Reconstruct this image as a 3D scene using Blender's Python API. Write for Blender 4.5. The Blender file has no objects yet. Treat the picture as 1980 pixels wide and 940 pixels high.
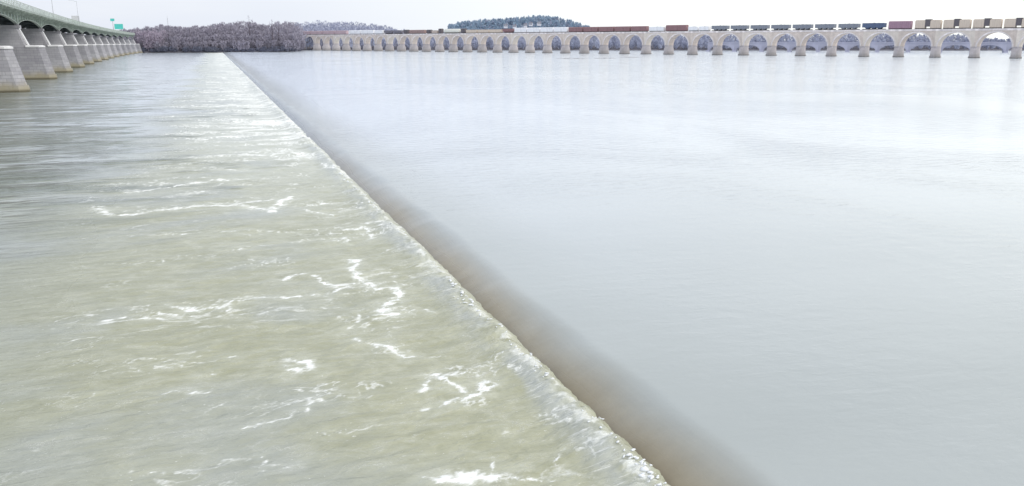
import bpy, math, random
import numpy as np
from mathutils import Vector, Matrix
random.seed(7); rng = np.random.default_rng(7)
SC = bpy.context.scene; COL = SC.collection

# ------------------------------------------------------------------ survey: where things stand
H, F, PITCH = 7.8, 1600.0, math.atan((470-84)/1600)
def ground(px, py, z=0.0):
    dx, dy = (px-990)/F, (470-py)/F
    d = (dx, math.cos(PITCH)+dy*math.sin(PITCH), -math.sin(PITCH)+dy*math.cos(PITCH))
    t = (z-H)/d[2]
    return np.array([d[0]*t, d[1]*t])
def at(px, Y):                        # lateral position seen at px when Y metres away (near horizon)
    return (px-990)/F*Y*math.cos(PITCH)
def height(py, Y):                    # height above water of something seen at row py
    dy = (470-py)/F
    return H + Y*(-math.sin(PITCH)+dy*math.cos(PITCH))/(math.cos(PITCH)+dy*math.sin(PITCH))
def ss(a, b, x):
    t = np.clip((x-a)/(b-a), 0, 1); return t*t*(3-2*t)

# ------------------------------------------------------------------ helpers
def tag(o, label=None, cat=None, group=None, kind=None):
    if label: o['label'] = label
    if cat: o['category'] = cat
    if group: o['group'] = group
    if kind: o['kind'] = kind
    return o
def empty(name, loc=(0, 0, 0), rz=0, parent=None):
    o = bpy.data.objects.new(name, None); COL.objects.link(o)
    o.location = loc; o.rotation_euler = (0, 0, rz); o.empty_display_size = 1
    if parent: o.parent = parent
    return o
class MB:
    def __init__(s): s.v = []; s.f = []; s.sm = []
    def add(s, vs, fs, smooth=False):
        n = len(s.v); s.v += [tuple(map(float, p)) for p in vs]
        s.f += [tuple(n+i for i in f) for f in fs]; s.sm += [smooth]*len(fs)
    def box(s, x0, x1, y0, y1, z0, z1):
        s.add([(x0,y0,z0),(x1,y0,z0),(x1,y1,z0),(x0,y1,z0),(x0,y0,z1),(x1,y0,z1),(x1,y1,z1),(x0,y1,z1)],
              [(0,3,2,1),(4,5,6,7),(0,1,5,4),(1,2,6,5),(2,3,7,6),(3,0,4,7)])
    def loft(s, rings, cap=True, smooth=False):
        n = len(rings[0]); vs = [p for r in rings for p in r]; fs = []
        for k in range(len(rings)-1):
            for i in range(n):
                j = (i+1) % n; fs.append((k*n+i, k*n+j, (k+1)*n+j, (k+1)*n+i))
        if cap: fs += [tuple(reversed(range(n))), tuple((len(rings)-1)*n+i for i in range(n))]
        s.add(vs, fs, smooth)
    def tube(s, a, b, r0, r1=None, n=6):
        r1 = r0 if r1 is None else r1
        a = Vector(a); b = Vector(b); d = (b-a).normalized()
        p = d.orthogonal().normalized(); q = d.cross(p)
        rg = [[tuple(c+(p*math.cos(2*math.pi*i/n)+q*math.sin(2*math.pi*i/n))*r) for i in range(n)] for c, r in ((a, r0), (b, r1))]
        s.loft(rg, smooth=n > 4)
    def build(s, name, mat, parent=None):
        me = bpy.data.meshes.new(name); me.from_pydata(s.v, [], s.f)
        me.polygons.foreach_set('use_smooth', s.sm); me.materials.append(mat); me.update()
        o = bpy.data.objects.new(name, me); COL.objects.link(o)
        if parent: o.parent = parent
        return o
def np_mesh(name, V, Fq, mat, attrs=None, smooth=True, parent=None):
    me = bpy.data.meshes.new(name); k = Fq.shape[1]
    me.vertices.add(len(V)); me.vertices.foreach_set('co', np.asarray(V, np.float32).ravel())
    me.loops.add(Fq.size); me.loops.foreach_set('vertex_index', Fq.astype(np.int32).ravel())
    me.polygons.add(len(Fq)); me.polygons.foreach_set('loop_start', np.arange(0, Fq.size, k, dtype=np.int32))
    me.polygons.foreach_set('use_smooth', np.full(len(Fq), smooth))
    me.update(calc_edges=True)
    for nm, arr in (attrs or {}).items():
        a = me.attributes.new(nm, 'FLOAT', 'POINT'); a.data.foreach_set('value', np.asarray(arr, np.float32))
    me.materials.append(mat)
    o = bpy.data.objects.new(name, me); COL.objects.link(o)
    if parent: o.parent = parent
    return o
def copy_tree(o, parent=None):
    c = o.copy(); COL.objects.link(c); c.parent = parent
    for ch in list(o.children): copy_tree(ch, c)
    return c
# lattice noise
LAT = rng.random((256, 256))
def vnoise(x, y):
    xi = np.floor(x).astype(int); yi = np.floor(y).astype(int); fx = x-xi; fy = y-yi
    fx = fx*fx*(3-2*fx); fy = fy*fy*(3-2*fy)
    a = LAT[xi & 255, yi & 255]; b = LAT[(xi+1) & 255, yi & 255]; c = LAT[xi & 255, (yi+1) & 255]; d = LAT[(xi+1) & 255, (yi+1) & 255]
    return (a*(1-fx)+b*fx)*(1-fy)+(c*(1-fx)+d*fx)*fy
def fbm(x, y, o=4, g=.5):
    s = 0; a = 1; t = 0
    for k in range(o):
        s = s+a*vnoise(x*2**k+17.3*k, y*2**k+9.1*k); t += a; a *= g
    return s/t

# ------------------------------------------------------------------ materials
class NT:
    def __init__(s, name):
        s.m = bpy.data.materials.new(name); s.m.use_nodes = True; s.t = s.m.node_tree; s.n = s.t.nodes
        s.b = s.n['Principled BSDF']
    def new(s, ty, **kw):
        nd = s.n.new(ty)
        for k, v in kw.items(): setattr(nd, k, v)
        return nd
    def link(s, a, b): s.t.links.new(a, b)
    def coord(s, kind='Object'): return s.new('ShaderNodeTexCoord').outputs[kind]
    def scale(s, vec, sc):
        m = s.new('ShaderNodeMapping'); m.inputs['Scale'].default_value = sc; s.link(vec, m.inputs['Vector']); return m.outputs[0]
    def noise(s, vec, sc, det=4, rough=.55, dist=0):
        n = s.new('ShaderNodeTexNoise'); n.inputs['Scale'].default_value = sc; n.inputs['Detail'].default_value = det
        n.inputs['Roughness'].default_value = rough; n.inputs['Distortion'].default_value = dist; s.link(vec, n.inputs['Vector']); return n.outputs['Fac']
    def rng(s, val, a, b, c=0, d=1, smooth=True):
        r = s.new('ShaderNodeMapRange'); r.interpolation_type = 'SMOOTHSTEP' if smooth else 'LINEAR'
        s.link(val, r.inputs[0])
        for i, x in zip((1, 2, 3, 4), (a, b, c, d)): r.inputs[i].default_value = x
        return r.outputs[0]
    def mix(s, f, a, b, mode='MIX'):
        m = s.new('ShaderNodeMix', data_type='RGBA', blend_type=mode)
        for sock, v in ((m.inputs[0], f), (m.inputs[6], a), (m.inputs[7], b)):
            if hasattr(v, 'is_linked'): s.link(v, sock)
            elif isinstance(v, (int, float)): sock.default_value = v
            else: sock.default_value = (*v, 1)
        return m.outputs[2]
    def math(s, op, a, b=0.0, clamp=False):
        m = s.new('ShaderNodeMath', operation=op); m.use_clamp = clamp
        for sock, v in ((m.inputs[0], a), (m.inputs[1], b)):
            if hasattr(v, 'is_linked'): s.link(v, sock)
            else: sock.default_value = v
        return m.outputs[0]
    def attr(s, nm):
        a = s.new('ShaderNodeAttribute'); a.attribute_name = nm; return a.outputs['Fac']
    def bump(s, hgt, dist, strength=1.0, prev=None):
        b = s.new('ShaderNodeBump'); b.inputs['Distance'].default_value = dist; b.inputs['Strength'].default_value = strength
        s.link(hgt, b.inputs['Height'])
        if prev: s.link(prev, b.inputs['Normal'])
        return b.outputs[0]
    def setc(s, col, rough=.8, normal=None):
        if hasattr(col, 'is_linked'): s.link(col, s.b.inputs['Base Color'])
        else: s.b.inputs['Base Color'].default_value = (*col, 1)
        if hasattr(rough, 'is_linked'): s.link(rough, s.b.inputs['Roughness'])
        else: s.b.inputs['Roughness'].default_value = rough
        if normal: s.link(normal, s.b.inputs['Normal'])
        return s.m
    def sep(s, vec):
        n = s.new('ShaderNodeSeparateXYZ'); s.link(vec, n.inputs[0]); return n.outputs
def plain(name, c, rough=.7, var=.25, sc=.8):
    t = NT(name); n = t.noise(t.coord(), sc, 5)
    return t.setc(t.mix(t.rng(n, .3, .7), [x*(1-var) for x in c], [min(1, x*(1+var)) for x in c]), rough)
def masonry(name, a, b, mortar, bw, bh, stain=None, stain_h=2.0, base_z=-.45, msz=.03):
    t = NT(name); co = t.coord(); x, y, z = t.sep(co)
    cmb = t.new('ShaderNodeCombineXYZ'); t.link(t.math('ADD', x, y), cmb.inputs[0]); t.link(z, cmb.inputs[1])
    br = t.new('ShaderNodeTexBrick'); t.link(cmb.outputs[0], br.inputs['Vector'])
    br.inputs['Scale'].default_value = 1; br.inputs['Brick Width'].default_value = bw; br.inputs['Row Height'].default_value = bh
    br.inputs['Mortar Size'].default_value = msz; br.inputs['Mortar Smooth'].default_value = .4
    br.inputs['Color1'].default_value = (*a, 1); br.inputs['Color2'].default_value = (*b, 1); br.inputs['Mortar'].default_value = (*mortar, 1)
    n1 = t.noise(co, .35, 5); n2 = t.noise(t.scale(co, (1, 1, .15)), 1.1, 5, .6)
    c = t.mix(t.rng(n1, .3, .75, 0, .55), br.outputs['Color'], [k*.62 for k in a])
    c = t.mix(t.rng(n2, .52, .75, 0, .45), c, [k*.5 for k in mortar])
    oi = t.new('ShaderNodeObjectInfo'); rd = oi.outputs['Random']
    c = t.mix(t.rng(rd, 0, 1, 0, .38, False), c, [k*.62 for k in b]); c = t.mix(t.rng(t.math('FRACT', t.math('MULTIPLY', rd, 7.3)), .5, 1, 0, .3, False), c, [min(.9, k*1.15) for k in a])
    if stain:
        zz = t.math('ADD', z, t.math('MULTIPLY', t.math('SUBTRACT', t.noise(co, .8, 4), .5), 1.6))
        c = t.mix(t.rng(zz, base_z+stain_h, base_z+.3, 0, .8), c, stain)
        c = t.mix(t.rng(z, base_z+.55, base_z+.15, 0, .85), c, [k*.25 for k in stain])
    return t.setc(c, .9, t.bump(t.mix(.4, br.outputs['Color'], t.noise(co, 3, 5)), .12))

M = {}
M['granite'] = masonry('grey_granite_blocks', (.55,.54,.57), (.38,.37,.41), (.20,.195,.22), 1.5, .62, stain=(.42,.37,.24), stain_h=2.3)
M['coping'] = plain('pale_coping_stone', (.82,.81,.82), .8, .1)
M['sandstone'] = masonry('pale_sandstone', (.88,.76,.68), (.76,.66,.60), (.58,.50,.46), 1.6, .7, msz=.05)
M['sandstone_trim'] = plain('sandstone_trim', (.78,.72,.71), .85, .2, .3)
M['pier_stone'] = masonry('weathered_pier_stone', (.68,.62,.62), (.54,.50,.52), (.38,.36,.38), 1.6, .7, stain=(.36,.34,.33), stain_h=3.6, base_z=0)
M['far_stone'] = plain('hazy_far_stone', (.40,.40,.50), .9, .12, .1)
t = NT('shaded_green_bridge_paint'); co = t.coord(); x, y, z = t.sep(co)
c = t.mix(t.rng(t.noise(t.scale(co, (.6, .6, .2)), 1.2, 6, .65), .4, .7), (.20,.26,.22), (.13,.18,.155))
c = t.mix(t.rng(t.noise(co, 2.5, 6, .7), .62, .75, 0, .6), c, (.26,.20,.15)); M['green'] = t.setc(c, .55)  # girder web: under-deck shade painted in, against the paler lit copy below
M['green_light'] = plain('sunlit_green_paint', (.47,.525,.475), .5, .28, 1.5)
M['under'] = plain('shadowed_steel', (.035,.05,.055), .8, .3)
M['asphalt'] = plain('deck_concrete', (.30,.31,.31), .9, .15)
M['galv'] = plain('galvanised_steel', (.42,.43,.45), .5, .1)
M['sign'] = plain('sign_green_panel', (.10,.62,.55), .4, .08)
M['white'] = plain('white_paint', (.86,.86,.87), .5, .05)
M['dark'] = plain('dark_bogie_steel', (.05,.045,.05), .7, .2)
M['glass'] = plain('dark_glass', (.05,.06,.08), .15, .1)
M['tyre'] = plain('tyre_rubber', (.03,.03,.03), .8, .1)
CARC = dict(pink=(.55,.42,.46), white=(.90,.90,.93), dgrey=(.20,.19,.23), brown=(.33,.23,.22), tan=(.56,.47,.42), cream=(.78,.77,.70),
            redbrown=(.29,.165,.175), grey=(.25,.27,.32), navy=(.10,.14,.24), maroon=(.37,.23,.30), lgrey=(.6,.6,.62), buff=(.68,.58,.49), black=(.13,.115,.13))
for k, v in CARC.items():
    t = NT('car_paint_'+k); co = t.coord(); n = t.noise(t.scale(co, (1, 1, .12)), 1.6, 5, .6)
    M['c_'+k] = t.setc(t.mix(t.rng(n, .45, .75, 0, .5), v, [x*.55+.03 for x in v]), .6)
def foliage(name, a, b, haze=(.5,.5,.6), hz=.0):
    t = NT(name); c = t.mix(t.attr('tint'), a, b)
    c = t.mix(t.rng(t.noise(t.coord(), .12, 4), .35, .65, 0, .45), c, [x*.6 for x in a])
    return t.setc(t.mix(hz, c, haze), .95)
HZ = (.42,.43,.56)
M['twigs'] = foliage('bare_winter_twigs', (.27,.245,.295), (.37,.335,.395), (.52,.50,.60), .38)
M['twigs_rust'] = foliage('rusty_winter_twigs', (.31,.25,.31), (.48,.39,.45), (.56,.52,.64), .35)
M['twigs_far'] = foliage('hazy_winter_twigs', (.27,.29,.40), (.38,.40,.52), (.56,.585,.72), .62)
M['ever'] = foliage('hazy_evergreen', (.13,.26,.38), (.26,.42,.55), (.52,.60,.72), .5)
M['bark'] = plain('grey_bark', (.13,.11,.13), .95, .3, 1)
M['bank'] = plain('dark_wooded_bank', (.13,.125,.15), 1, .35, .08)
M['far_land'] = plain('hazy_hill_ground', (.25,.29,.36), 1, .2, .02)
M['bed'] = plain('silt_bed', (.2,.18,.13), 1, .2, .1)
M['rock'] = plain('wet_ledge_rock', (.36,.36,.38), .7, .35, .6)
M['brick'] = plain('red_brick_wall', (.42,.24,.22), .9, .15)
M['roof'] = plain('grey_shingle', (.22,.23,.28), .9, .15)
M['siding'] = plain('white_siding', (.80,.80,.86), .8, .04)

# ------------------------------------------------------------------ the dam line and the two water levels
zW = -.45
A = ground(1252, 940, zW+.1); B = ground(516, 190, zW+.1)
e = (B-A)/np.linalg.norm(B-A); r = np.array([e[1], -e[0]])
DAMROT = math.atan2(r[1], r[0])
def dam(p): p = np.asarray(p); return (p-A)@r, (p-A)@e           # across (right +), along
CU = float((-A)@e); CW = float((-A)@r)
def grow(a, b, s0, k):
    out = [a]
    while out[-1] < b: out.append(out[-1]+max(s0, k*abs(out[-1]-a)))
    return np.array(out)
# rows along the dam: fine in front of the camera's reach
near = np.arange(-4, 14, .045); far_ = [near[-1]]
while far_[-1] < 1500: far_.append(far_[-1]+max(.05, .0038*(far_[-1]-CU)))
rows = np.concatenate([[-140, -80, -40, -20, -12, -8, -6, -5], near, far_[1:]])

STROKES = [
 (1.0,.22,[(190,400),(205,412),(250,414),(330,405),(400,397),(470,398),(520,408),(545,395),(565,380)]),
 (1.1,.20,[(245,372),(290,367),(340,358),(400,350),(470,345)]), (.8,.25,[(420,398),(480,392),(540,384)]),
 (1.0,.09,[(335,592),(370,596),(440,588),(520,575),(630,568),(660,555)]), (1.0,.10,[(540,545),(560,533),(600,533),(625,548),(665,555)]),
 (1.1,.13,[(680,505),(690,540),(730,560),(770,555),(765,575),(740,590),(725,608),(760,605)]), (.8,.05,[(735,590),(690,600),(672,640)]),
 (1.0,.09,[(700,655),(750,668),(775,688)]), (.6,.06,[(775,688),(840,688)]), (.9,.11,[(545,700),(555,718),(583,716),(588,702),(560,695)]),
 (1.1,.09,[(820,790),(860,775),(900,770),(960,745),(940,740),(925,758)]), (1.0,.09,[(815,755),(835,720),(860,745),(905,768)]),
 (.8,.05,[(320,768),(350,760),(425,757)]), (.9,.05,[(465,822),(540,815),(580,800),(600,770),(615,780)]), (.8,.05,[(500,870),(520,898),(600,882)]),
 (1.2,.13,[(850,935),(900,938),(915,925),(985,935)]), (.8,.04,[(1085,895),(1090,930)]), (.7,.06,[(360,695),(460,685)]), (.7,.06,[(395,720),(425,718)]),
 (.8,.05,[(160,778),(190,765)]), (1.0,.4,[(375,305),(450,300),(520,300),(560,290),(600,305)]), (1.1,.5,[(510,262),(550,256),(582,262)]), (1.0,.3,[(325,260),(372,258)]),
 (1.0,.3,[(370,237),(430,238)]), (1.0,.15,[(640,466),(655,462),(672,468)]), (.8,.06,[(812,598),(842,606)]), (.9,.16,[(585,408),(640,415)]),
 (.8,.04,[(955,885),(958,912)]), (.8,.12,[(430,450),(560,446)]), (.7,.12,[(440,484),(540,470)]), (.8,.05,[(1000,930),(1030,936),(1100,938)]),
 (.8,.3,[(405,325),(470,330)]), (1.0,.6,[(440,180),(500,185)]), (1.0,.7,[(430,150),(480,153)]), (1.0,.5,[(455,215),(540,210)]), (.7,.12,[(560,470),(600,466)]),
 (.6,.05,[(240,925),(340,905),(420,880)]), (.6,.04,[(620,835),(700,832),(760,825)]), (.6,.04,[(700,760),(620,770)]), (.6,.05,[(880,650),(915,655)]),
 (1.0,.12,[(695,445),(715,440),(722,460)]), (.9,.2,[(620,318),(655,332),(668,345)]), (.8,.05,[(995,835),(1012,832)]), (.6,.04,[(760,640),(770,655)])]

def foam_field(W, U):
    d = -W
    wx = (fbm(W*.5+3, U*.5, 3)-.5); wy = (fbm(W*.5+40, U*.5+11, 3)-.5)
    edge = 13+5*(fbm(U*.09, U*0+2.2, 3)-.5)*2
    zone = ss(edge+5, edge-4, d)
    # lace: thin ridges stretched down-stream
    n = fbm(W*.38+wx*1.6, U*1.15+wy*1.6, 4, .55)
    rid = np.clip(1-np.abs(n-.5)*15, 0, 1)
    gate = ss(.50, .68, fbm(W*.12+9, U*.3+5, 3))
    n2 = fbm(W*1.6+wx*3, U*2.4+wy*3, 4, .6)
    rid2 = np.clip(1-np.abs(n2-.5)*12, 0, 1)
    gate2 = ss(.48, .66, fbm(W*.35+30, U*.6+8, 3))
    farz = ss(25, 90, U)
    f = zone*(.60*rid*gate+.72*rid2*gate2+.17)*(1+.5*farz)
    # far off the foam packs together near the dam
    streak = fbm(W*.12+2, U*.9+3, 4, .6)
    f += zone*farz*ss(.50, .72, streak)*.75*ss(14, 3, d)
    f += ss(9, 1.5, d)*farz*.35*ss(.35, .6, fbm(W*.4, U*.25, 4, .6))
    # painted strokes of churned water
    near_ = np.where((U < 150) & (d < 40) & (d > -1))
    W0 = W[near_]; U0 = U[near_]; dsc = np.clip((U0-CU)/22, .7, 3)
    Wn = W0+wx[near_]*.9+dsc*.35*(fbm(W0*2.6/dsc, U0*2.6/dsc+50, 4, .6)-.5); Un = U0+wy[near_]*.9+dsc*.55*(fbm(W0*2.9/dsc+70, U0*2.9/dsc, 4, .6)-.5)
    acc = np.zeros_like(Wn); halo = np.zeros_like(Wn)
    for amp, wd, pts in STROKES:
        q = [dam(ground(px, py, zW)) for px, py in pts]
        mg = 9*wd+1.3; bx0 = min(a[0] for a in q)-mg; bx1 = max(a[0] for a in q)+mg; by0 = min(a[1] for a in q)-mg; by1 = max(a[1] for a in q)+mg
        k = np.where((Wn > bx0) & (Wn < bx1) & (Un > by0) & (Un < by1))[0]
        if not len(k): continue
        best = np.full(len(k), 1e9)
        for (x0, y0), (x1, y1) in zip(q[:-1], q[1:]):
            dx, dy = x1-x0, y1-y0; L = dx*dx+dy*dy
            tt = np.clip(((Wn[k]-x0)*dx+(Un[k]-y0)*dy)/L, 0, 1)
            best = np.minimum(best, np.hypot(Wn[k]-x0-tt*dx, Un[k]-y0-tt*dy))
        lace = np.clip(-.75+3.4*fbm(W0[k]*2.2/(.4+wd*2), U0[k]*4/(.4+wd*2), 5, .72), 0, 1.4)
        acc[k] = np.maximum(acc[k], amp*1.1*np.exp(-(best/(wd*1.9))**1.0)*lace)
        halo[k] = np.maximum(halo[k], amp*np.exp(-(best/(wd*4+.15))**2)*ss(.3, .6, fbm(W0[k]*2.2, U0[k]*3+20, 4, .65)))
        acc[k] = np.maximum(acc[k], .5*amp*np.exp(-(best/(wd*3.2))**2)*rid2[near_][k]*1.3)
    f[near_] = np.maximum(f[near_], acc); HL = np.zeros_like(f); HL[near_] = halo
    # roller right at the toe
    toe = np.exp(-((d+.05)/.35)**2)*ss(.38, .58, fbm(W*2.2, U*2.6, 4, .6))
    f = np.maximum(f, toe*.8)
    return f, zone, HL

def toe_shift(U): return .20*(fbm(U*1.9, U*0+5.5, 5, .75)-.5)*2+.5*(fbm(U*.12, U*0+1.5, 2)-.5)
def roller_h(W, U):
    d = -W+toe_shift(U)
    n = fbm(W*1.6+5, U*3.1, 5, .62); fade = 1+ss(40, 250, U)*.3
    h = (.20+.28*(n-.45))*np.exp(-np.clip(d, 0, 99)**2/.55)*ss(-.45, .0, d)
    far_damp = 1-.75*ss(80, 400, U)
    tb = ss(17, 5, d)
    h = h+tb*far_damp*(.20*(fbm(W*.55, U*.8, 4, .5)-.5)+.07*(fbm(W*2.4, U*3.0, 4, .6)-.5))
    h = h+(1-tb)*far_damp*(.05*(fbm(W*.4, U*.55+30, 3, .5)-.5))*ss(150, 20, d)
    return h*fade

def water_grid(name, ws, mat, hf, af):
    ws = np.sort(ws); W, U = np.meshgrid(ws, rows); nw = len(ws); nr = len(rows)
    h = hf(W, U); V = np.stack([W, U, h], -1).reshape(-1, 3)
    i = np.arange(nr-1)[:, None]*nw+np.arange(nw-1)[None, :]
    Fq = np.stack([i, i+1, i+nw+1, i+nw], -1).reshape(-1, 4)
    o = np_mesh(name, V, Fq, mat, {k: v.ravel() for k, v in af(W, U).items()})
    o.location = (A[0], A[1], 0); o.rotation_euler = (0, 0, DAMROT)
    return tag(o, kind='structure')

# downstream water material
t = NT('churned_green_water'); co = t.coord(); foam = t.attr('foam'); zn = t.attr('zone')
big = t.noise(t.scale(co, (.12, .3, 1)), 1, 4); mid = t.noise(t.scale(co, (.8, 1.5, 1)), 1.3, 6, .62, .6)
deep = t.mix(t.rng(big, .35, .65), (.29,.30,.215), (.36,.37,.285))
aer = t.mix(t.rng(mid, .35, .7), (.35,.35,.225), (.455,.455,.325))
c = t.mix(t.math('MULTIPLY', zn, .95), deep, aer)
c = t.mix(t.math('MULTIPLY', t.attr('froth'), .75), c, (.66,.67,.555))
shn = t.attr('sheen'); c = t.mix(t.math('MULTIPLY', shn, .55), c, (.43,.46,.47))  # sky sheen along the toe mixed into the base colour
xx, yy, zz = t.sep(co); dl = t.math('MULTIPLY', t.rng(yy, -8, 120), t.rng(zn, 0, 1, .92, .35)); c = t.mix(dl, c, (.64,.70,.78))  # lightens with distance: far sky reflection put into the base colour
c = t.mix(t.math('MULTIPLY', t.attr('painted_reflection'), .9), c, (.11,.13,.08))  # dark reflection of the green bridge painted into the base colour
psh = t.attr('painted_reflection')
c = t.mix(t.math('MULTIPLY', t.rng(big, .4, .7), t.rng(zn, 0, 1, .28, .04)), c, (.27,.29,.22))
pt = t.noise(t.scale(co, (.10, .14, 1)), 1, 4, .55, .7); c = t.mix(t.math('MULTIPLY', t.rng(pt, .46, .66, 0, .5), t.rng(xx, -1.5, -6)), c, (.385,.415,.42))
stk = t.rng(t.noise(t.scale(co, (1.6, 15, 1)), 1, 5, .65, .3), .53, .70); stk = t.math('MULTIPLY', stk, t.math('MULTIPLY', shn, .8))
fine = t.noise(t.scale(co, (7, 10, 1)), 1, 7, .72, .8); fine2 = t.noise(t.scale(co, (2.2, 4.5, 1)), 1, 6, .7, 1.2)
ff = t.math('ADD', foam, t.math('MULTIPLY', t.math('SUBTRACT', fine, .5), 1.1))
ff = t.rng(ff, .36, 1.15)
lace = t.rng(t.math('ABSOLUTE', t.math('SUBTRACT', fine2, .5)), .022, .0)
spk = t.math('MULTIPLY', t.math('MULTIPLY', lace, t.rng(mid, .50, .66)), t.math('MULTIPLY', zn, .55))
fleck = t.math('MULTIPLY', t.rng(t.noise(t.scale(co, (10, 16, 1)), 1, 3, .5), .69, .75), t.math('MULTIPLY', zn, .6))
ft = t.math('MAXIMUM', t.math('MAXIMUM', ff, t.math('MAXIMUM', spk, stk)), fleck, True)
c = t.mix(ft, c, (.93,.94,.91))
rough = t.math('ADD', t.rng(ft, 0, 1, .14, .75), t.math('MULTIPLY', zn, .16))
ampz = t.rng(zn, 0, 1, .28, 1)
b1 = t.bump(t.math('MULTIPLY', t.noise(t.scale(co, (.9, 2.4, 1)), 1, 5, .6, .5), ampz), .17, .65)
b2 = t.bump(t.math('MULTIPLY', t.noise(t.scale(co, (4, 8, 1)), 1, 4, .6, .4), ampz), .03, .8, b1)
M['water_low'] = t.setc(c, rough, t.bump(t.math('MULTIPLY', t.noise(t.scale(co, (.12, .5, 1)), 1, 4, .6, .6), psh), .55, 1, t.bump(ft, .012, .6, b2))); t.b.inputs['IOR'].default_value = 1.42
# pool water material
t = NT('smooth_pool_water'); co = t.coord(); sh = t.attr('shallow'); x, y, z = t.sep(co)
big = t.noise(t.scale(co, (.05, .12, 1)), 1, 4, .5)
patch = t.noise(t.scale(co, (.035, .02, 1)), 1, 5, .6, .8)
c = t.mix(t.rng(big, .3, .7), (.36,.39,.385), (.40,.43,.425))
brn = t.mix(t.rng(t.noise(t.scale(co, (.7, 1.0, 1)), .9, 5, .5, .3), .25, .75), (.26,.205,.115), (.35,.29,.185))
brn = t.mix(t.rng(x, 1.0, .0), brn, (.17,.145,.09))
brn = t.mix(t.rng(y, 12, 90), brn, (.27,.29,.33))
c = t.mix(t.math('MULTIPLY', t.rng(y, -10, 95), t.rng(x, .5, 7)), c, (.76,.83,.95))  # far sky reflection put into the pool's base colour
c = t.mix(t.math('MULTIPLY', t.rng(x, 4, 90), t.rng(y, -14, 50, 0, .9)), c, (.76,.82,.87))  # bright sky glare towards the right, also painted into the colour
c = t.mix(t.math('MULTIPLY', t.rng(patch, .35, .7), .12), c, (.33,.37,.39))
c = t.mix(sh, c, brn)
wv = t.noise(t.scale(co, (.5, 1.1, 1)), 1.6, 5, .55, .3)
amp = t.math('MULTIPLY', t.rng(x, -1, 7, .5, 1), t.rng(patch, .3, .7, .45, 1.7))
amp = t.math('MULTIPLY', amp, t.rng(y, 10, 250, .6, 4, False))
b1 = t.bump(t.math('MULTIPLY', wv, amp), .065, .8)
b2 = t.bump(t.math('MULTIPLY', t.noise(t.scale(co, (2.5, 5, 1)), 1.6, 4, .5), amp), .012, .8, b1)
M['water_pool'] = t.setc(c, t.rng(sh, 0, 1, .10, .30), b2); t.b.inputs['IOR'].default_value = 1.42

def low_attrs(W, U):
    f, z, hl = foam_field(W, U)
    froth = (.08+.92*ss(8, 80, U))*ss(.18, .52, fbm(W*.35, U*.5+9, 5, .6)+.25*ss(30, 130, U))*ss(14, 4, -W+3*(fbm(W*.1, U*.1, 3)-.5))
    froth = np.clip(froth+.45*hl+.7*np.exp(-((-W)/.45)**2)*ss(.3, .55, fbm(W*3, U*2.5, 4, .65)), 0, 1)
    sheen = np.exp(-((-W-.30)/.42)**2)*ss(.35, .6, fbm(W*.8, U*.35, 3))*ss(160, 30, U)
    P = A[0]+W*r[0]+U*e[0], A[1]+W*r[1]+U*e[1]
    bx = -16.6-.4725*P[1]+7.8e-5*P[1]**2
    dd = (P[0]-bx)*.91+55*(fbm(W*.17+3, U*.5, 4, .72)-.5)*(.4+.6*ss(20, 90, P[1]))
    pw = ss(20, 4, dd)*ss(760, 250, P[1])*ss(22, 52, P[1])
    return {'painted_reflection': pw, 'foam': f, 'zone': z, 'froth': froth, 'sheen': sheen}
wl = -np.concatenate([np.arange(-.45, 3, .04), np.arange(3, 17, .075), 17+np.cumsum(.10*1.055**np.arange(105))])
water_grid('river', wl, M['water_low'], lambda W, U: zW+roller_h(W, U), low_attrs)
def pool_h(W, U):
    base = (zW-.25)*ss(1.9, -.35, W+.6*(fbm(U*.25, U*0+3, 3)-.5))
    return base+.02*(fbm(W*.5, U*.9, 3)-.5)*ss(4, 0, W)
def pool_attrs(W, U):
    n = .9*(fbm(W*.15+2, U*.22, 4)-.5)
    k = 1+.0*U
    return {'shallow': ss(2.1, .15, W+n*.7)}
wp = np.concatenate([np.arange(-.6, 5, .07), 5+np.cumsum(.12*1.06**np.arange(118))])
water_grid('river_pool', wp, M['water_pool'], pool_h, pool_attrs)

# white teeth of broken water where the sheet meets the churned water
V = []; Fc = []
ICO = None
import bmesh
bm = bmesh.new(); bmesh.ops.create_icosphere(bm, subdivisions=1, radius=1)
IV = np.array([v.co[:] for v in bm.verts]); IF = np.array([[v.index for v in f.verts] for f in bm.faces]); bm.free()
uu = CU+14
cnt = 0; offs = 0
u = -3.0
while u < 420:
    dist = max(12, u-CU); u += rng.exponential(.13*(dist/16)**1.15)
    clus = fbm(np.array([u*.35]), np.array([7.7]), 3)[0]
    if clus < .50 and rng.random() > .18: continue
    for _ in range(rng.integers(1, 4)):
        s = rng.uniform(.010, .042)*(1+dist/80)*(1+2.5*max(0, clus-.5))
        sh = toe_shift(np.array([u]))[0]
        w = sh+rng.normal(-.02, .09)*(1+dist/200); uo = u+rng.normal(0, .1)
        hz = zW+.03+roller_h(np.array([w]), np.array([uo]))[0]
        sc = np.array([rng.uniform(1.0, 2.0), rng.uniform(.6, 1.2), rng.uniform(.5, 1.0)])*s*.65; a = rng.normal(0, .5)
        P = IV*sc*(1+rng.uniform(-.7, .6, (len(IV), 1)))
        P = np.stack([P[:, 0]*math.cos(a)-P[:, 1]*math.sin(a), P[:, 0]*math.sin(a)+P[:, 1]*math.cos(a), P[:, 2]], -1)
        V.append(P+np.array([w, uo, hz])); Fc.append(IF+offs); offs += len(IV)
t = NT('white_spray'); M['spray'] = t.setc((.9,.92,.94), .6)
fo = np_mesh('foam', np.concatenate(V), np.concatenate(Fc), M['spray'], smooth=True)
fo.location = (A[0], A[1], 0); fo.rotation_euler = (0, 0, DAMROT)
tag(fo, 'white broken foam crests along the foot of the overflowing dam', 'foam', kind='stuff')

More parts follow.
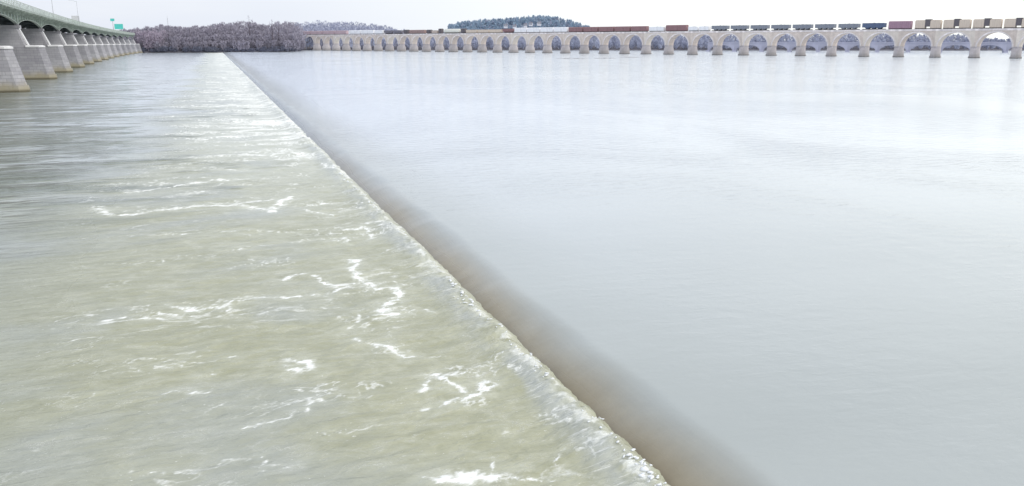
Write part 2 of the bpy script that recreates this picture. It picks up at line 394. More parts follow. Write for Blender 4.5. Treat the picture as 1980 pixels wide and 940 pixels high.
# bed far below, to the horizon
mb = MB(); mb.box(-9000, 9000, -300, 14000, -6, -4); tag(mb.build('riverbed', M['bed']), kind='structure')

# ------------------------------------------------------------------ stone arch railway bridge
i2x = lambda i: (587+8.34*i)/(1-.01496*i)
x2i = lambda x: (x-587)/(8.34+.01496*x)
def bridge_base(i): return 84+28.5*.4614/(1-.01496*i)
Q0 = ground(i2x(0), bridge_base(0)); Q1 = ground(i2x(36), bridge_base(36))
SP = np.linalg.norm(Q1-Q0)/36; ub = (Q1-Q0)/np.linalg.norm(Q1-Q0)       # towards the near (right) end
RB = math.atan2(ub[1], ub[0]); TOP = 15.0*SP/18.8 if False else 14.9; WB = 6.2
print('span', SP)
rise = lambda i: 1.9*(1-i/36)
def brp(i): return Q0+ub*SP*i
bridge = empty('stone_arch_bridge', (*brp(18), 0), RB)
tag(bridge, 'long pale stone arch railway bridge crossing the far end of the pool', 'bridge')
OPEN = SP*.84; RISE = OPEN*.44; CROWN = TOP-1.3; SPR = CROWN-RISE
def arch_mesh():
    mb = MB(); n = 18; top = TOP-.35; pts = []
    pts.append((-SP/2, SPR, top))
    for k in range(n+1):
        a = math.pi*(1-k/n); pts.append((OPEN/2*math.cos(a), SPR+RISE*math.sin(a), top))
    pts.append((SP/2, SPR, top))
    hw = WB/2
    V = []
    for s, zb, zt in pts: V += [(s, -hw, zb), (s, -hw, zt), (s, hw, zb), (s, hw, zt)]
    Fs = []
    for k in range(len(pts)-1):
        a = 4*k; b = a+4
        Fs += [(a, b, b+1, a+1), (a+2, a+3, b+3, b+2), (a, a+2, b+2, b), (a+1, b+1, b+3, a+3)]
    mb.add(V, Fs); return mb
def ring_mesh():
    mb = MB(); n = 22; hw = WB/2
    for sy in (-1,):
        o = []; y0 = -hw-.16; y1 = -hw+.1
        V = []; 
        for k in range(n+1):
            a = math.pi*(1-k/n)
            for R in (-.02, .75):
                for y in (y0, y1): V.append(((OPEN/2+R)*math.cos(a), y, SPR+(RISE+R)*math.sin(a)))
        Fs = []
        for k in range(n):
            a = 4*k; b = a+4
            Fs += [(a, b, b+2, a+2), (a+2, b+2, b+3, a+3), (a, a+1, b+1, b)]
        mb.add(V, Fs)
    return mb
def cornice_mesh():
    mb = MB(); hw = WB/2; mb.box(-SP/2, SP/2, -hw-.35, hw+.35, TOP-.35, TOP+.05)
    mb.box(-SP/2, SP/2, -hw-.3, -hw+.1, TOP+.05, TOP+.75); mb.box(-SP/2, SP/2, hw-.1, hw+.3, TOP+.05, TOP+.75); return mb
def bpier_mesh():
    mb = MB(); hw = WB/2; w = (SP-OPEN)/2
    def ring(z, gw, ge):
        return [(-w-gw, -hw, z), (-w*.55-gw*.6, -hw-1.5-ge, z), (w*.55+gw*.6, -hw-1.5-ge, z), (w+gw, -hw, z), (w+gw, hw, z), (w*.55+gw*.6, hw+1.5+ge, z), (-w*.55-gw*.6, hw+1.5+ge, z), (-w-gw, hw, z)]
    mb.loft([ring(-4, .5, .5), ring(.9, .45, .5), ring(.95, .1, .15), ring(SPR*.62, .02, 0), ring(SPR*.9, -.02, -1.45)])
    mb.box(-w+.02, w-.02, -hw+.02, hw-.02, SPR*.5, SPR+2.4)
    mb.box(-w-.15, w+.15, -hw-.2, hw+.2, SPR-.25, SPR+.15); return mb
proto = {}
for i in range(-2, 41):
    for nm, fn, mt, di in (('arch', arch_mesh, 'sandstone', 0), ('arch_ring', ring_mesh, 'sandstone_trim', 0), ('parapet', cornice_mesh, 'sandstone_trim', 0), ('pier', bpier_mesh, 'pier_stone', .5)):
        if nm in proto: o = proto[nm].copy(); COL.objects.link(o)
        else: o = fn().build(nm, M[mt], bridge); proto[nm] = o
        o.parent = bridge; o.location = ((i+di-18)*SP, 0, rise(i+di) if nm != 'pier' else 0)
        if nm == 'pier': o.scale = (1, 1, (SPR+2.4+rise(i+di))/(SPR+2.4)*.995)
        else: o.location.z = rise(i)

# rolling stock -------------------------------------------------------------
def bogies(root, L):
    for sx in (-1, 1):
        cx = sx*(L/2-min(2.2, L*.18)); mb = MB(); mb.box(cx-1.1, cx+1.1, -1.05, 1.05, .35, .62)
        b = mb.build('bogie', M['dark'], root)
        for wx in (-.75, .75):
            w = MB()
            for sy in (-1, 1): w.tube((cx+wx, sy*.72, .42), (cx+wx, sy*.86, .42), .42, n=10)
            w.tube((cx+wx, -.72, .42), (cx+wx, .72, .42), .08, n=5); w.build('wheelset', M['galv'], b)
def make_car(kind, L, colr, hgt):
    root = empty({'box': 'boxcar', 'hopper': 'hopper_car', 'tank': 'tank_car', 'gondola': 'gondola_car', 'flat': 'flat_car', 'stack': 'container_car', 'center': 'freight_car'}[kind])
    h = L/2; m = M['c_'+colr]; bogies(root, L)
    f = MB(); f.box(-h-.35, h+.35, -.3, .3, .7, .95); f.box(-h, h, -1.35, 1.35, .96, 1.15); f.build('underframe', M['dark'], root)
    mb = MB()
    if kind == 'box':
        mb.box(-h, h, -1.5, 1.5, 1.16, hgt-.3)
        mb.loft([[(x, -1.5, hgt-.3), (x, 1.5, hgt-.3), (x, .5, hgt), (x, -.5, hgt)] for x in (-h, h)])
        n = int(L/1.1)
        for k in range(n+1):
            xx = -h+.05+(L-.1)*k/n
            for sy in (-1, 1): mb.box(xx-.05, xx+.05, sy*1.5-.07, sy*1.5+.07, 1.2, hgt-.32)
        mb.build('body', m, root)
        for sy in (-1, 1):
            d = MB(); d.box(-1.3, 1.3, sy*1.58-.06, sy*1.58+.06, 1.25, hgt-.4); d.build('door', m, root)
    elif kind in ('hopper', 'gondola'):
        zb = 1.16 if kind == 'gondola' else 1.9
        mb.box(-h, h, -1.5, -1.4, zb, hgt); mb.box(-h, h, 1.4, 1.5, zb, hgt); mb.box(-h, -h+.1, -1.39, 1.39, zb, hgt); mb.box(h-.1, h, -1.39, 1.39, zb, hgt)
        mb.box(-h-.02, h+.02, -1.58, -1.36, hgt, hgt+.12); mb.box(-h-.02, h+.02, 1.36, 1.58, hgt, hgt+.12)
        n = int(L/1.3)
        for k in range(n+1):
            xx = -h+.06+(L-.12)*k/n
            for sy in (-1, 1): mb.box(xx-.06, xx+.06, sy*1.5-.09, sy*1.5+.09, zb, hgt-.01)
        if kind == 'hopper':
            for k in range(3):
                a = -h+L*(.12+.27*k); b2 = a+L*.22
                mb.loft([[(a, -1.4, 1.89), (b2, -1.4, 1.89), (b2, 1.4, 1.89), (a, 1.4, 1.89)], [(a+.6, -1.1, 1.17), (b2-.6, -1.1, 1.17), (b2-.6, 1.1, 1.17), (a+.6, 1.1, 1.17)]])
        mb.build('body', m, root)
        ld = MB(); n = 14; V = []
        for k in range(n+1):
            x = -h+.12+(L-.24)*k/n; zt = hgt-.15+.45*math.sin(math.pi*k/n)*(.8+.3*math.sin(k*2.1))
            V += [(x, -1.38, hgt-.35), (x, -.4, zt), (x, .4, zt), (x, 1.38, hgt-.35)]
        ld.add(V, [(4*k+j, 4*k+4+j, 4*k+5+j, 4*k+1+j) for k in range(n) for j in range(3)]); ld.build('load', M['c_dgrey'], root)
    elif kind == 'tank':
        rr = (hgt-1.2)/2; n = 16; rings = []
        for x, s in ((-h, .55), (-h+.4, .88), (-h+.9, 1), (h-.9, 1), (h-.4, .88), (h, .55)):
            rings.append([(x, rr*s*math.cos(2*math.pi*k/n), 1.2+rr+rr*s*math.sin(2*math.pi*k/n)) for k in range(n)])
        mb.loft(rings, smooth=True); mb.build('tank', m, root); d = MB(); d.tube((0, 0, hgt-.1), (0, 0, hgt+.35), .5, n=10); d.build('dome', M['c_dgrey'], root)
    elif kind == 'flat':
        mb.box(-h, h, -1.45, 1.45, 1.16, 1.5)
        for k in range(7):
            xx = -h+.2+(L-.4)*k/6
            for sy in (-1, 1): mb.box(xx-.06, xx+.06, sy*1.46-.05, sy*1.46+.05, 1.2, 2.0)
        mb.build('body', m, root)
    elif kind == 'center':                       # pale load in two halves with a dark square block between
        g = L*.1
        for x0, x1 in ((-h, -g), (g, h)):
            c2 = MB(); c2.box(x0+.05, x1-.05, -1.35, 1.35, 1.16, hgt-.7)
            n = max(3, int((x1-x0)/.6))
            for k in range(n+1):
                xx = x0+.1+(x1-x0-.2)*k/n
                for sy in (-1, 1): c2.box(xx-.06, xx+.06, sy*1.36-.05, sy*1.36+.05, 1.17, hgt-.72)
            c2.box(x0+.3, x1-.3, -1.2, 1.2, hgt-.69, hgt-.35)
            c2.build('load', m, root)
        c2 = MB(); c2.box(-g+.1, g-.1, -1.42, 1.42, 2.0, hgt); c2.box(-g-.1, g+.1, -1.5, 1.5, hgt-.25, hgt+.08); c2.build('block', M['c_black'], root)
    return root
CARS = []
def run(x0, x1, n, kind, colr, hgt, look, cat='freight car'):
    # n cars between two survey marks; equal real lengths
    i0, i1 = x2i(x0), x2i(x1)
    for k in range(n): CARS.append((i0+(i1-i0)*k/n, i0+(i1-i0)*(k+1)/n, kind, colr, hgt, look, k, n, cat))
run(584, 676, 4, 'box', 'pink', 4.6, 'dull pink boxcar', 'boxcar')
run(679, 728, 2, 'box', 'white', 4.7, 'white boxcar at far left of train', 'boxcar'); run(729, 746, 1, 'box', 'white', 4.4, 'short white boxcar just left of dark hoppers', 'boxcar')
run(747, 782, 2, 'hopper', 'dgrey', 3.9, 'dark grey hopper car beside white boxcars', 'hopper car'); run(785, 794, 1, 'box', 'black', 4.5, 'short black boxcar left of brown boxcar', 'boxcar')
run(796, 826, 1, 'box', 'brown', 4.2, 'brown boxcar left of the cream tank car', 'boxcar'); run(829, 838, 1, 'box', 'black', 4.2, 'short black boxcar next to small tan gondola', 'boxcar')
run(839, 851, 1, 'gondola', 'tan', 3.4, 'small tan gondola between two black boxcars', 'gondola'); run(852, 859, 1, 'box', 'black', 5.0, 'short tall black boxcar left of cream tank car', 'boxcar')
run(862, 893, 1, 'tank', 'cream', 4.6, 'cream rounded tank car on the arch bridge', 'tank car'); run(895, 904, 1, 'box', 'black', 4.8, 'short black boxcar right of cream tank car', 'boxcar')
run(905, 974, 3, 'gondola', 'buff', 3.5, 'pale tan gondola below left foot of hill', 'gondola'); run(975, 997, 1, 'hopper', 'redbrown', 3.9, 'dark red hopper just left of white boxcars', 'hopper car')
run(998, 1101, 4, 'box', 'white', 4.6, 'white boxcar in front of wooded hill', 'boxcar')
run(1102, 1254, 5, 'box', 'redbrown', 4.5, 'dark red brown boxcar in the long red row', 'boxcar')
run(1256, 1287, 1, 'gondola', 'white', 3.7, 'pale almost white gondola left of the lone red boxcar', 'gondola')
run(1288, 1330, 1, 'box', 'redbrown', 4.9, 'lone dark red boxcar between pale gondolas', 'boxcar')
run(1331, 1373, 2, 'gondola', 'white', 3.5, 'pale almost white gondola beside dark hoppers', 'gondola')
run(1374, 1662, 7, 'hopper', 'grey', 3.9, 'dark grey loaded hopper car', 'hopper car')
run(1663, 1710, 1, 'hopper', 'navy', 4.1, 'navy blue hopper car left of maroon boxcar', 'hopper car')
run(1713, 1760, 1, 'box', 'maroon', 5.1, 'maroon boxcar at left of tan loads', 'boxcar')
run(1763, 2060, 5, 'center', 'buff', 5.7, 'freight car with tan load and dark centre block', 'freight car')
ORD = ['first', 'second', 'third', 'fourth', 'fifth', 'sixth', 'seventh']
for i0, i1, kind, colr, hgt, look, k, n, cat in CARS:
    L = (i1-i0)*SP-1.5; ic = (i0+i1)/2
    c_ = make_car(kind, max(2.5, L-(1.2 if kind == 'hopper' and n > 2 else 0)), colr, hgt*(1.05 if kind != 'flat' else 1))
    p = brp(ic); nrm = np.array([ub[1], -ub[0]]); p = p+nrm*1.2
    c_.location = (p[0], p[1], TOP+.06+rise(ic)-.0); c_.rotation_euler = (0, math.atan(1.9/36/SP), RB)
    lab = look if n == 1 else f'{look}, {ORD[k]} from the left of {["","","two","three","four","five","six","seven"][n]}'
    tag(c_, lab, cat, 'freight cars on the stone arch bridge')

# ------------------------------------------------------------------ far second bridge seen through the arches
fb = empty('distant_arch_bridge', (at(1660, 800), 800, 0), 0); tag(fb, 'pale hazy low arch bridge seen through the railway arches', 'bridge')
Yf0, Yf1 = 830, 760
a0 = np.array([at(1370, 840), 840.]); a1 = np.array([at(2080, 720), 720.]); nS = 12; L = np.linalg.norm(a1-a0); sp = L/nS
fb.location = (a0[0], a0[1], 0); fb.rotation_euler.z = math.atan2(*(a1-a0)[::-1])
fa = fp = None
for k in range(nS):
    if fa is None:
        mb = MB(); V = []; n = 14; pts = [(-sp/2, 1.2)]+[(sp*.43*math.cos(math.pi*(1-j/n)), 1.2+5.2*math.sin(math.pi*j/n)) for j in range(n+1)]+[(sp/2, 1.2)]
        for s, z in pts: V += [(s, -4, z), (s, -4, 8), (s, 4, z), (s, 4, 8)]
        mb.add(V, [q for j in range(len(pts)-1) for q in ((4*j, 4*j+4, 4*j+5, 4*j+1), (4*j+2, 4*j+3, 4*j+7, 4*j+6), (4*j, 4*j+2, 4*j+6, 4*j+4), (4*j+1, 4*j+5, 4*j+7, 4*j+3))])
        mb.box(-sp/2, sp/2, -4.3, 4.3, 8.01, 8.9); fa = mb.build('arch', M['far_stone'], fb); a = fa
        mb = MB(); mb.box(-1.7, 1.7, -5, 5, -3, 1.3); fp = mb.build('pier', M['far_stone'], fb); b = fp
    else:
        a = fa.copy(); b = fp.copy(); COL.objects.link(a); COL.objects.link(b)
    a.parent = b.parent = fb; a.location.x = (k+.5)*sp; b.location.x = k*sp

# ------------------------------------------------------------------ green steel bridge on granite piers
meas = [ground(x, y, zW) for x, y in ((60.6,177),(121,151.6),(135,140.5),(166,128.5),(186,122),(202,118),(214,115),(224,112),(242.6,108.5),(263,104))]
print('green piers', [tuple(np.round(m)) for m in meas])
mz = np.array([m[1] for m in meas]); mx = np.array([m[0] for m in meas])
pf = np.polyfit(mz, mx, 2)
print('fit', pf, np.polyval(pf, mz)-mx)
Zs = np.concatenate([[mz[0]-100, mz[0]-50], mz[0]+np.array([0, 54, 102, 152, 200, 247, 293, 338, 383, 429, 475, 522, 569, 616])])
N = np.stack([np.polyval(pf, Zs), Zs], -1)
print(N)
gb = empty('girder_bridge', (*N[2], 0), 0); tag(gb, 'pale green steel highway bridge on a row of grey granite piers at the left', 'bridge')
gb.location = (0, 0, 0)
R1, R2, TOPZ = -2.0, -5.1, 6.9
def gpier():
    mb = MB(); LEN = -25.
    def ring(z, t0, t1, w, cw):      # local x = t (nose +), y = s
        return [(t0-cw, -w, z), (t0, -w*.34, z), (t0, w*.34, z), (t0-cw, w, z), (t1+cw, w, z), (t1, w*.34, z), (t1, -w*.34, z), (t1+cw, -w, z)]
    g = lambda z: R1*(z-zW)/(TOPZ-zW)
    mb.loft([ring(-4, .6, LEN-.6, 2.5, 1.5), ring(zW+1.1, g(zW+1.1)+.05, LEN, 2.25, 1.4), ring(zW+1.12, g(zW+1.1)-.15, LEN+.1, 2.1, 1.4), ring(TOPZ, R1, LEN+1.5, 1.75, 1.1)])
    return mb
def gcope():
    mb = MB()
    mb.add([], [])
    w = 1.95; t0 = R1+.18
    rg = lambda z, t0, w: [(t0-1.1, -w, z), (t0, -w*.34, z), (t0, w*.34, z), (t0-1.1, w, z), (R2-.6, w, z), (R2-.6, -w, z)]
    mb.loft([rg(TOPZ+.003, t0, w), rg(TOPZ+.32, t0, w), rg(TOPZ+.5, t0-.5, w-.4)]); return mb
def gshaft():
    mb = MB()
    rg = lambda z, t0, t1, w: [(t0-.5, -w, z), (t0, -w+.4, z), (t0, w-.4, z), (t0-.5, w, z), (t1, w, z), (t1, -w, z)]
    mb.loft([rg(TOPZ-.5, R2, -23, 1.6), rg(11.3, -6.7, -21.6, 1.25)]); return mb
def gcap():
    mb = MB()
    mb.box(-22, -6.35, -1.5, 1.5, 11.3, 11.9)
    for tt in (-7.1, -11.5, -16, -20.6): mb.box(tt-.4, tt+.4, -.5, .5, 11.9, 12.2)
    return mb
def glit_edge():  # thin pale slab that paints the lit end edge of the shaft
    mb = MB(); mb.loft([[(R2+.04, -1.22, TOPZ+.5), (R2+.04, 1.22, TOPZ+.5), (R2-.25, 1.22, TOPZ+.5), (R2-.25, -1.22, TOPZ+.5)],
                        [(-6.62, -.88, 11.28), (-6.62, .88, 11.28), (-6.9, .88, 11.28), (-6.9, -.88, 11.28)]]); return mb
SPL = 46.0
GT = [-7.1, -11.5, -16, -20.6]
def girder_mesh(tt, fascia):
    mb = MB(); n = 20; V = []; th = .12
    low = lambda s: 12.2+1.5*(1-(2*s/SPL)**2)**.8 if abs(2*s/SPL) < 1 else 12.2
    for k in range(n+1):
        s = -SPL/2+SPL*k/n; z = low(s); V += [(tt-th, s, z), (tt-th, s, 15.0), (tt+th, s, z), (tt+th, s, 15.0)]
    mb.add(V, [q for j in range(n) for q in ((4*j, 4*j+1, 4*j+5, 4*j+4), (4*j+2, 4*j+6, 4*j+7, 4*j+3), (4*j, 4*j+4, 4*j+6, 4*j+2))])
    V = []                                   # bottom flange
    for k in range(n+1):
        s = -SPL/2+SPL*k/n; z = low(s)-.003; V += [(tt-.35, s, z-.12), (tt+.35, s, z-.12), (tt+.35, s, z), (tt-.35, s, z)]
    mb.add(V, [(4*j+a, 4*j+(a+1) % 4, 4*j+4+(a+1) % 4, 4*j+4+a) for j in range(n) for a in range(4)])
    return mb, low
def stiffeners(tt):
    mb = MB(); m_, low = girder_mesh(tt, True); n = 11
    for k in range(n+1):
        s = -SPL/2+.15+(SPL-.3)*k/n; mb.box(tt+.125, tt+.45, s-.13, s+.13, low(s)+.01, 14.6)
        # cantilever bracket under the walkway
        mb.add([(tt+.125, s-.07, 15.02), (tt+2.2, s-.07, 15.02), (tt+2.2, s-.07, 14.8), (tt+.125, s-.07, 14.0), (tt+.125, s+.07, 15.02), (tt+2.2, s+.07, 15.02), (tt+2.2, s+.07, 14.8), (tt+.125, s+.07, 14.0)],
               [(0,1,2,3), (7,6,5,4), (0,4,5,1), (1,5,6,2), (2,6,7,3), (3,7,4,0)])
    return mb
def deck_mesh():
    mb = MB(); mb.box(-22.6, -4.9, -SPL/2, SPL/2, 15.06, 15.4); mb.box(-22.7, -4.78, -SPL/2, SPL/2, 15.4, 15.62)
    return mb
def beams_mesh():
    mb = MB(); 
    for k in range(9):
        s = -SPL/2+1+(SPL-2)*k/8; mb.box(-20.4, -7.3, s-.15, s+.15, 13.8, 15.05)
    return mb
def rail_mesh():
    mb = MB(); n = 22
    for tt in (-4.98, -22.5):
        for k in range(n):
            s = -SPL/2+SPL*(k+.5)/n; mb.box(tt-.07, tt+.07, s-.07, s+.07, 15.62, 16.75)
        for z in (15.85, 16.25, 16.72): mb.box(tt-.05, tt+.05, -SPL/2, SPL/2, z, z+.1)
    return mb
pr = {}
def part(key, fn, mat, parent, loc, rz, sy=1, label=None, z=0):
    if key in pr: o = pr[key].copy(); COL.objects.link(o); o.parent = parent
    else: o = fn().build(key.split('|')[0], M[mat], parent); pr[key] = o
    o.location = (loc[0], loc[1], z); o.rotation_euler = (0, 0, rz); o.scale = (1, sy, 1); return o
for k in range(len(N)):
    d = N[min(k+1, len(N)-1)]-N[max(k-1, 0)]; d /= np.linalg.norm(d); rz = math.atan2(-d[0], d[1])
    p = part('pier', gpier, 'granite', gb, N[k], rz)
    for nm, fn, mt in (('coping', gcope, 'coping'), ('shaft', gshaft, 'granite'), ('cap', gcap, 'granite'), ('lit_edge', glit_edge, 'coping')):
        q = part(nm, fn, mt, p, (0, 0), 0)
for k in range(len(N)-1):
    mid_ = (N[k]+N[k+1])/2; d = N[k+1]-N[k]; Ls = np.linalg.norm(d); d /= Ls; rz = math.atan2(-d[0], d[1]); sy = Ls/SPL
    def fascia():
        a_ = girder_mesh(GT[0], True)[0]; n_ = len(a_.f); b_ = stiffeners(GT[0]); a_.add(b_.v, b_.f); a_.cut = n_; return a_
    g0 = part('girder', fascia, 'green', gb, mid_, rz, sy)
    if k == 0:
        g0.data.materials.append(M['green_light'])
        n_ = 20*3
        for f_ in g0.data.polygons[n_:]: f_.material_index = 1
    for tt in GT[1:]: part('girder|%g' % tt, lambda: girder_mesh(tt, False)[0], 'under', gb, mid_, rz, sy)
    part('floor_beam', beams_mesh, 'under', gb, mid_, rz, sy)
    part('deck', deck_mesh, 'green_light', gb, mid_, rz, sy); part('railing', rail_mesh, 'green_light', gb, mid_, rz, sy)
def on_deck(px, tt):              # point on the deck line tt metres across at image column px
    best = None
    for k in range(2, len(N)-1):
        d = N[k+1]-N[k]; Ls = np.linalg.norm(d); d /= Ls; nn = np.array([d[1], -d[0]])
        for f_ in np.linspace(0, 1, 40):
            q = N[k]+d*Ls*f_+nn*tt; xx = 990+F*q[0]/(q[1]*math.cos(PITCH))
            if best is None or abs(xx-px) < best[0]: best = (abs(xx-px), q, math.atan2(-d[0], d[1]))
    return best[1], best[2]
def lamp_post():
    root = empty('street_lamp'); mb = MB(); mb.tube((0, 0, 0), (0, 0, 9.5), .075, .05, 8); mb.box(-.25, .25, -.25, .25, 0, .5); mb.build('pole', M['galv'], root)
    mb = MB(); mb.tube((0, 0, 9.3), (-2.2, 0, 10), .06, .05, 6); mb.build('arm', M['galv'], root)
    mb = MB(); mb.box(-3.0, -2.1, -.16, .16, 9.9, 10.08); mb.build('lamp_head', M['galv'], root); return root
lp = None
for k, (px, lab) in enumerate(((110, 'thin grey lamp post on green bridge, nearest and tallest in view'), (157, 'thin grey lamp post on green bridge just behind the truck'))):
    q, rz = on_deck(px, -5.5); o = lamp_post() if lp is None else copy_tree(lp); lp = lp or o
    o.location = (*q, 15.62); o.rotation_euler.z = rz; tag(o, lab, 'street lamp', 'lamp posts along the green bridge')
# box truck
q, rz = on_deck(152, -7.2); tr = empty('box_truck', (*q, 15.42), rz); tag(tr, 'grey box truck driving along the green bridge deck', 'truck')
mb = MB(); mb.box(-1.25, 1.25, -5, 2.2, 1.0, 3.9); mb.build('cargo_box', M['c_lgrey'], tr)
mb = MB(); mb.loft([[(-1.15, 2.4, .7), (1.15, 2.4, .7), (1.15, 4.6, .7), (-1.15, 4.6, .7)], [(-1.15, 2.4, 1.9), (1.15, 2.4, 1.9), (1.15, 4.5, 1.9), (-1.15, 4.5, 1.9)], [(-1.05, 2.4, 2.9), (1.05, 2.4, 2.9), (1.05, 3.9, 2.9), (-1.05, 3.9, 2.9)]]); cab = mb.build('cab', M['white'], tr)
mb = MB(); mb.add([(-.95, 4.47, 1.95), (.95, 4.47, 1.95), (.9, 3.96, 2.8), (-.9, 3.96, 2.8)], [(0,1,2,3)]); mb.build('windscreen', M['glass'], cab)
for sx in (-1, 1):
    for yy in (-3.6, 3.2):
        mb = MB(); mb.tube((sx*.85, yy, .5), (sx*1.2, yy, .5), .5, n=14); mb.build('wheel', M['tyre'], tr)
# overhead signs
for px, py0, py1, px0, px1, lab in ((222, 35.5, 41.5, 218, 226.5, 'small green highway sign high on a pole over the far bridge deck'), (233, 46, 57, 225, 242, 'wide green highway sign low over the far end of the bridge deck')):
    q, rz = on_deck(px, -6.2); z0 = height(py1, q[1]); z1 = height(py0, q[1]); w = (px1-px0)/F*q[1]/2
    s = empty('highway_sign', (*q, 15.62), 0); tag(s, lab, 'road sign', 'green signs over the bridge')
    mb = MB(); mb.box(-w, w, -.06, .06, z0-15.62, z1-15.62); pn = mb.build('panel', M['sign'], s)
    mb = MB(); za, zb = z0-15.62, z1-15.62
    for bx in ((-w, w, za, za+.18), (-w, w, zb-.18, zb), (-w, -w+.18, za+.18, zb-.18), (w-.18, w, za+.18, zb-.18)): mb.box(bx[0], bx[1], -.09, -.062, bx[2], bx[3])
    mb.build('border', M['white'], pn)
    mb = MB(); mb.tube((0, .2, 0), (0, .2, zb), .2, .15, 8); mb.build('post', M['galv'], s)

# ------------------------------------------------------------------ far banks, hill, woods
def land(name, pts, depth, prof, mat):
    # strip of ground starting on a shoreline polyline, rising away from the river
    V = []; n = len(prof); Fs = []
    P = []
    for (x0, y0), (x1, y1) in zip(pts[:-1], pts[1:]):
        for k in range(24): P.append((x0+(x1-x0)*k/24, y0+(y1-y0)*k/24))
    P.append(pts[-1])
    for j, (x, y) in enumerate(P):
        ray_ = np.array([x, y])/math.hypot(x, y)
        for dd, hh in prof:
            w = 1+.5*(fbm(np.array([x*.02+dd*.01]), np.array([dd*.02+y*.01]), 3)[0]-.5)
            jit = 3*(fbm(np.array([j*.35]), np.array([1.]), 3)[0]-.5) if dd < 5 else 0
            V.append((x+ray_[0]*(dd+jit), y+ray_[1]*(dd+jit), hh*w if hh > 0 else hh))
    for j in range(len(P)-1):
        for k in range(n-1): a = j*n+k; Fs.append((a, a+n, a+n+1, a+1))
    o = np_mesh(name, np.array(V), np.array(Fs), mat); tag(o, kind='structure'); return o
PROF = [(0, -3), (4, .9), (12, 1.8), (60, 4), (160, 7), (500, 10), (2500, 12)]
S1 = [(at(-700, 800), 800), (at(150, 770), 770), (at(262, 762), 762), (at(430, 770), 770), (at(556, 800), 800), (at(582, 900), 900)]
land('far_bank', S1, 0, PROF, M['bank'])
S2 = [(at(575, 985), 985), (at(900, 975), 975), (at(1300, 960), 960), (at(1750, 940), 940), (at(2400, 980), 980)]
land('opposite_bank', S2, 0, PROF, M['bank'])

def tree_cards(P, hts, rads, nf, size, trunk=True, conifer=False):
    """many small twig faces spread through each crown; returns verts, quads, tint"""
    Vs, Ts = [], []
    for p, h, rd in zip(P, hts, rads):
        k = nf; base = .18*h
        a = rng.uniform(0, 2*math.pi, k); u_ = rng.random(k)
        zz = rng.random(k)
        if conifer: rr = rd*(1-zz)**.9*(.5+.5*np.sqrt(u_)); z = base*.6+(h-base*.6)*zz
        else:
            env = np.sqrt(np.clip(1-(1.7*(zz-.42))**2, 0.04, 1)); rr = rd*env*u_**.45; z = base+(h-base)*zz
            # lumps
            L = rng.normal(0, 1, (7, 3)); ci = rng.integers(0, 7, k); pull = .3
            rr = rr*(.75+.5*vnoise(a*1.3+h, zz*4+rd)) 
        c = np.stack([p[0]+rr*np.cos(a), p[1]+rr*np.sin(a), p[2]+z], -1)
        d = np.stack([np.cos(a)*.7*(rr/rd+.2), np.sin(a)*.7*(rr/rd+.2), np.full(k, .9 if not conifer else -.25)], -1)+rng.normal(0, .35, (k, 3))
        d /= np.linalg.norm(d, axis=1)[:, None]
        s = rng.normal(0, 1, (k, 3)); s -= (s*d).sum(1)[:, None]*d; s /= np.linalg.norm(s, axis=1)[:, None]
        ln = size*rng.uniform(.6, 1.5, k)[:, None]; wd = ln*rng.uniform(.10, .24, k)[:, None] if not conifer else ln*.35
        q = np.stack([c-d*ln*.5-s*wd, c-d*ln*.5+s*wd, c+d*ln*.5+s*wd*.3, c+d*ln*.5-s*wd*.3], 1).reshape(-1, 3)
        Vs.append(q); tt = np.clip(rng.uniform(0, .55)+rng.normal(.2, .15, k)+.35*(zz-.5), 0, 1); Ts.append(np.repeat(tt, 4))
    V = np.concatenate(Vs); return V, np.arange(len(V)).reshape(-1, 4), np.concatenate(Ts)
def wood(name, P, hts, rads, nf, size, mat, label, conifer=False):
    V, Q, T = tree_cards(P, hts, rads, nf, size, conifer=conifer)
    # trunks
    tv = []
    for p, h in zip(P, hts):
        w = .016*h; hh = h*.75
        for dx, dy in ((w, 0), (0, w)): tv += [(p[0]-dx, p[1]-dy, p[2]-.5), (p[0]+dx, p[1]+dy, p[2]-.5), (p[0]+dx*.3, p[1]+dy*.3, p[2]+hh), (p[0]-dx*.3, p[1]-dy*.3, p[2]+hh)]
    tv = np.array(tv); n0 = len(V)
    V = np.concatenate([V, tv]); Q = np.concatenate([Q, np.arange(n0, n0+len(tv)).reshape(-1, 4)]); T = np.concatenate([T, np.full(len(tv), .1)])
    o = np_mesh(name, V, Q, mat, {'tint': T}, smooth=False); return tag(o, label, 'woodland', kind='stuff')
def lerp_sky(x, tab): return float(np.interp(x, [a for a, b in tab], [b for a, b in tab]))
# skyline rows (photo survey) for the left bank wood
SKY1 = [(-700,52),(200,62),(262,60),(285,57),(300,55),(318,53),(340,54),(365,57),(395,55),(415,51),(440,49),(470,48),(495,50),(510,53),(530,50),(560,49),(600,50)]
def bank_trees(x0, x1, Yf, rows_, skyf, sp_, hmin=6, hj=.15):
    P = []; Hh = []; Rr = []
    for rI, (dy, gz, frac) in enumerate(rows_):
        x = x0
        while x < x1:
            Y = Yf(x)+dy+rng.uniform(-4, 4); x += sp_/Y*F*rng.uniform(.6, 1.4)
            top = height(lerp_sky(x, skyf), Y)
            h = (top*frac-gz)*rng.uniform(1-hj, 1.02); h = max(hmin, h)
            P.append((at(x, Y), Y, gz)); Hh.append(h); Rr.append(h*rng.uniform(.24, .36))
    return P, Hh, Rr
Yl = lambda x: float(np.interp(x, [-700,150,262,430,560,600], [800,770,762,770,800,880]))
P, Hh, Rr = bank_trees(225, 576, Yl, [(8, 1.2, .45), (14, 1.8, .68), (28, 2.4, .85), (50, 3, .97), (80, 4, 1.12), (100, 5, 1.14)], SKY1, 4.0)
w1 = wood('woodland', P, Hh, Rr, 330, 1.5, M['twigs'], 'purple brown leafless wood along the far left bank')
